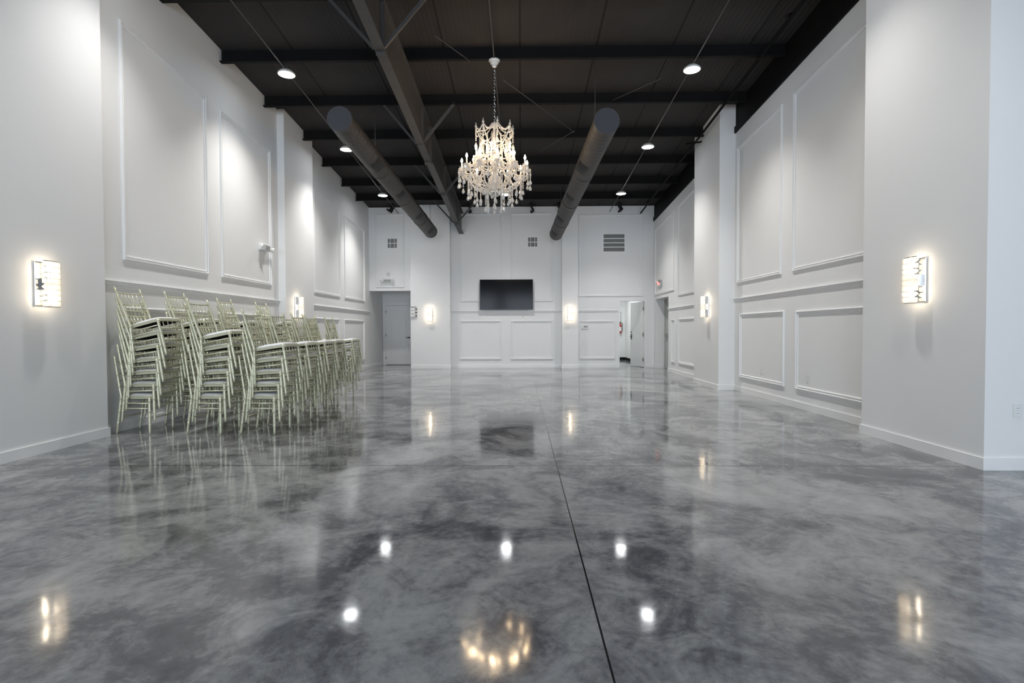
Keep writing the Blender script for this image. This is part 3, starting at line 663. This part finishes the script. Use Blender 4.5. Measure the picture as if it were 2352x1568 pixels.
# ------------------------------------------------------------------ spindle-back chairs (local x = forward, origin under the rear seat joint)
CH = tint(mat('pale_green_gold_lacquer', (.6,.59,.44), .34, .3, .5), (.54,.535,.38), (.64,.63,.48), 9)
CUSH = noise_bump(mat('white_cushion_vinyl', (.80,.80,.80), .5, 0, .4), 40, .15, .004)
SJ = .437
UNDER = mat('black_underseat_shade', (.008,.008,.007), .9, 0, .05)  # near-black stands in for the shade under the stacked seats
def turned(a, b, rads, rings=(), seg=9):   # a turned bar with bamboo-like swellings
    a, b = Vector(a), Vector(b); n = 14; pts, rs = [], []
    for i in range(n+1):
        t = i/n; r = rads[0]+(rads[1]-rads[0])*min(1, t/rads[3]) if t < rads[3] else rads[1]+(rads[2]-rads[1])*(t-rads[3])/(1-rads[3])
        pts.append(a.lerp(b, t)); rs.append(r)
    P, R = [], []
    for i in range(n+1):
        P.append(pts[i]); R.append(rs[i])
    for t in rings:
        for dt, k in ((-.012,1.0),(-.005,1.16),(.005,1.16),(.012,1.0)):
            P.append(a.lerp(b, t+dt)); R.append((rads[0]+(rads[1]-rads[0])*min(1,(t)/rads[3]) if t < rads[3] else rads[1]+(rads[2]-rads[1])*(t-rads[3])/(1-rads[3]))*k)
    o = sorted(range(len(P)), key=lambda i: (P[i]-a).length)
    return [P[i] for i in o], [R[i] for i in o]
def make_chair():
    root = thing('spindle_back_chair', '', 'chair', (0,0,0), 0, 'pale green chairs stacked along the left wall')
    hw = lambda x: .150+.026*x/.345
    # seat frame: trapezoid ring plus front rail
    mm = MB()
    o = [(0,-.152),(.335,-.182),(.335,.182),(0,.152)]
    mm.prism(o, 'z', .408, .440); mm.box(.329, .361, -.185, .185, .405, .439, bev=.006)
    for s in (-1, 1):
        mm.tube([(-.004, s*.186, .437), (-.004, s*.150, .432)], .013, 8); mm.tube([(.345, s*.20, .425), (.34, s*.17, .425)], .013, 8)
    mm.build('seat', CH, root)
    MB().prism([(.012,-.140),(.325,-.168),(.325,.168),(.012,.140)], 'z', .4, .4075).build('seat_shade_panel', UNDER, root)  # panel added below the seat to darken the inside of the stacks
    # domed cushion
    mm = MB(); nx, ny = 10, 8; g = []
    for i in range(nx+1):
        row = []
        for j in range(ny+1):
            u, v = i/nx, j/ny*2-1; x = .006+u*.342; h = (1-abs(v)**4)*(1-abs(2*u-1)**4)
            row.append(mm.b.verts.new((x, v*(hw(x)+.004), .441+.004+.026*h**.5)))
        g.append(row)
    bot = [[mm.b.verts.new((v.co.x, v.co.y, .4405)) for v in r] for r in g]
    for i in range(nx):
        for j in range(ny):
            f = mm.b.faces.new((g[i][j], g[i+1][j], g[i+1][j+1], g[i][j+1])); f.smooth = True
    for i in range(nx):
        for j in (0, ny): mm.b.faces.new((g[i][j], g[i+1][j], bot[i+1][j], bot[i][j]))
    for j in range(ny):
        for i in (0, nx): mm.b.faces.new((g[i][j], g[i][j+1], bot[i][j+1], bot[i][j]))
    mm.build('cushion', CUSH, root)
    # legs
    top = (-.062, .902)
    for s in (-1, 1):
        P, R = turned((.343, s*.20, 0), (.345, s*.20, .432), (.0115, .0165, .0155, .35), (.22, .62, .9)); MB().tube(P, R, 9).build('leg', CH, root)
    for s in (-1, 1):
        P, R = turned((-.06, s*.183, 0), (0, s*.185, SJ), (.0115, .0145, .0145, .4), (.3, .62, .80, .97))
        P2, R2 = turned((0, s*.185, SJ), (top[0], s*.195, top[1]), (.0145, .013, .0115, .5), (.25, .55, .8))
        mm = MB().tube(P + P2[1:], R + R2[1:], 9); mm.ball((top[0]-.001, s*.195, top[1]+.004), .0115, 1); mm.build('leg', CH, root)
    # back: curved rails and spindles between the posts
    px = lambda z: top[0]*(z-SJ)/(top[1]-SJ)
    py = lambda z: .185+.010*(z-SJ)/(top[1]-SJ)
    bow = lambda t: -.022*(1-t*t)
    mm = MB(); zs = [.845, .702, .625, .555]
    for z, r in zip(zs, (.0095,.0085,.0085,.0085)):
        mm.tube([(px(z)+bow(t), py(z)*t, z) for t in (-1,-.66,-.33,0,.33,.66,1)], r, 7)
    for k in range(5):
        t = (k-2)*.30
        for z0, z1 in ((.845,.702), (.702,.625), (.555,.436)):
            mm.tube([(px(z)+bow(t)*(1 if z > .45 else .0)+(.012 if z < .45 else 0), py(z)*t*(1 if z > .45 else .85), z) for z in (z0, (z0+z1)/2, z1)], [.005,.0075,.005] if z0 != .702 else .006, 6)
    mm.build('backrest', CH, root)
    mm = MB()
    for s in (-1, 1):
        for z in (.362, .302): mm.tube([(-.06*(1-z/SJ), s*.1845, z), (.345, s*.199, z)], .0075, 7)
    for z in (.325, .185): mm.tube([(.344, -.20, z), (.344, .20, z)], .0075, 7)
    mm.tube([(-.034, -.184, .19), (-.034, .184, .19)], .0075, 7)
    for k in range(4): mm.tube([(.344, (k-1.5)*.08, .325), (.342, (k-1.5)*.08, .41)], .006, 6)
    mm.build('stretcher', CH, root)
    return root
proto = make_chair()
JX = [0,.05,.082,.10,.11,.118,.124]; TL = [0,1.5,3.5,6,8.5,11,13.5]
STK = [('wall-side', [(-4.662,6.19,7), (-4.55,6.86,7), (-4.60,7.56,5), (-4.70,8.28,7), (-4.71,9.48,7)]),
       ('middle', [(-3.83,6.19,6), (-3.84,6.82,5), (-3.83,7.70,5), (-3.86,8.62,5), (-3.84,9.50,5)]),
       ('room-side', [(-3.20,6.18,5), (-3.20,6.83,5), (-3.235,7.55,5), (-3.315,8.21,5), (-3.34,9.08,5)])]
STN = ['front', 'second', 'third', 'fourth', 'rear']; KN = ['lowest', 'second from floor', 'third from floor', 'fourth from floor', 'fifth from floor', 'sixth from floor', 'topmost']
first = True
for row, st in STK:
    for sn, (jx, y, n) in zip(STN, st):
        for k in range(n):
            t = math.radians(TL[k]); R = Matrix.Rotation(-t, 3, 'Y')
            J = Vector((jx+JX[k], y+random.uniform(-.006,.006), SJ+.1385*k)); loc = J - R @ Vector((0,0,SJ))
            kn = 'topmost' if k == n-1 else KN[k]
            lab = 'pale green spindle-back chair, %s in the %s stack of the %s row' % (kn, sn, row)
            yaw = random.uniform(-.012,.012) if k else 0
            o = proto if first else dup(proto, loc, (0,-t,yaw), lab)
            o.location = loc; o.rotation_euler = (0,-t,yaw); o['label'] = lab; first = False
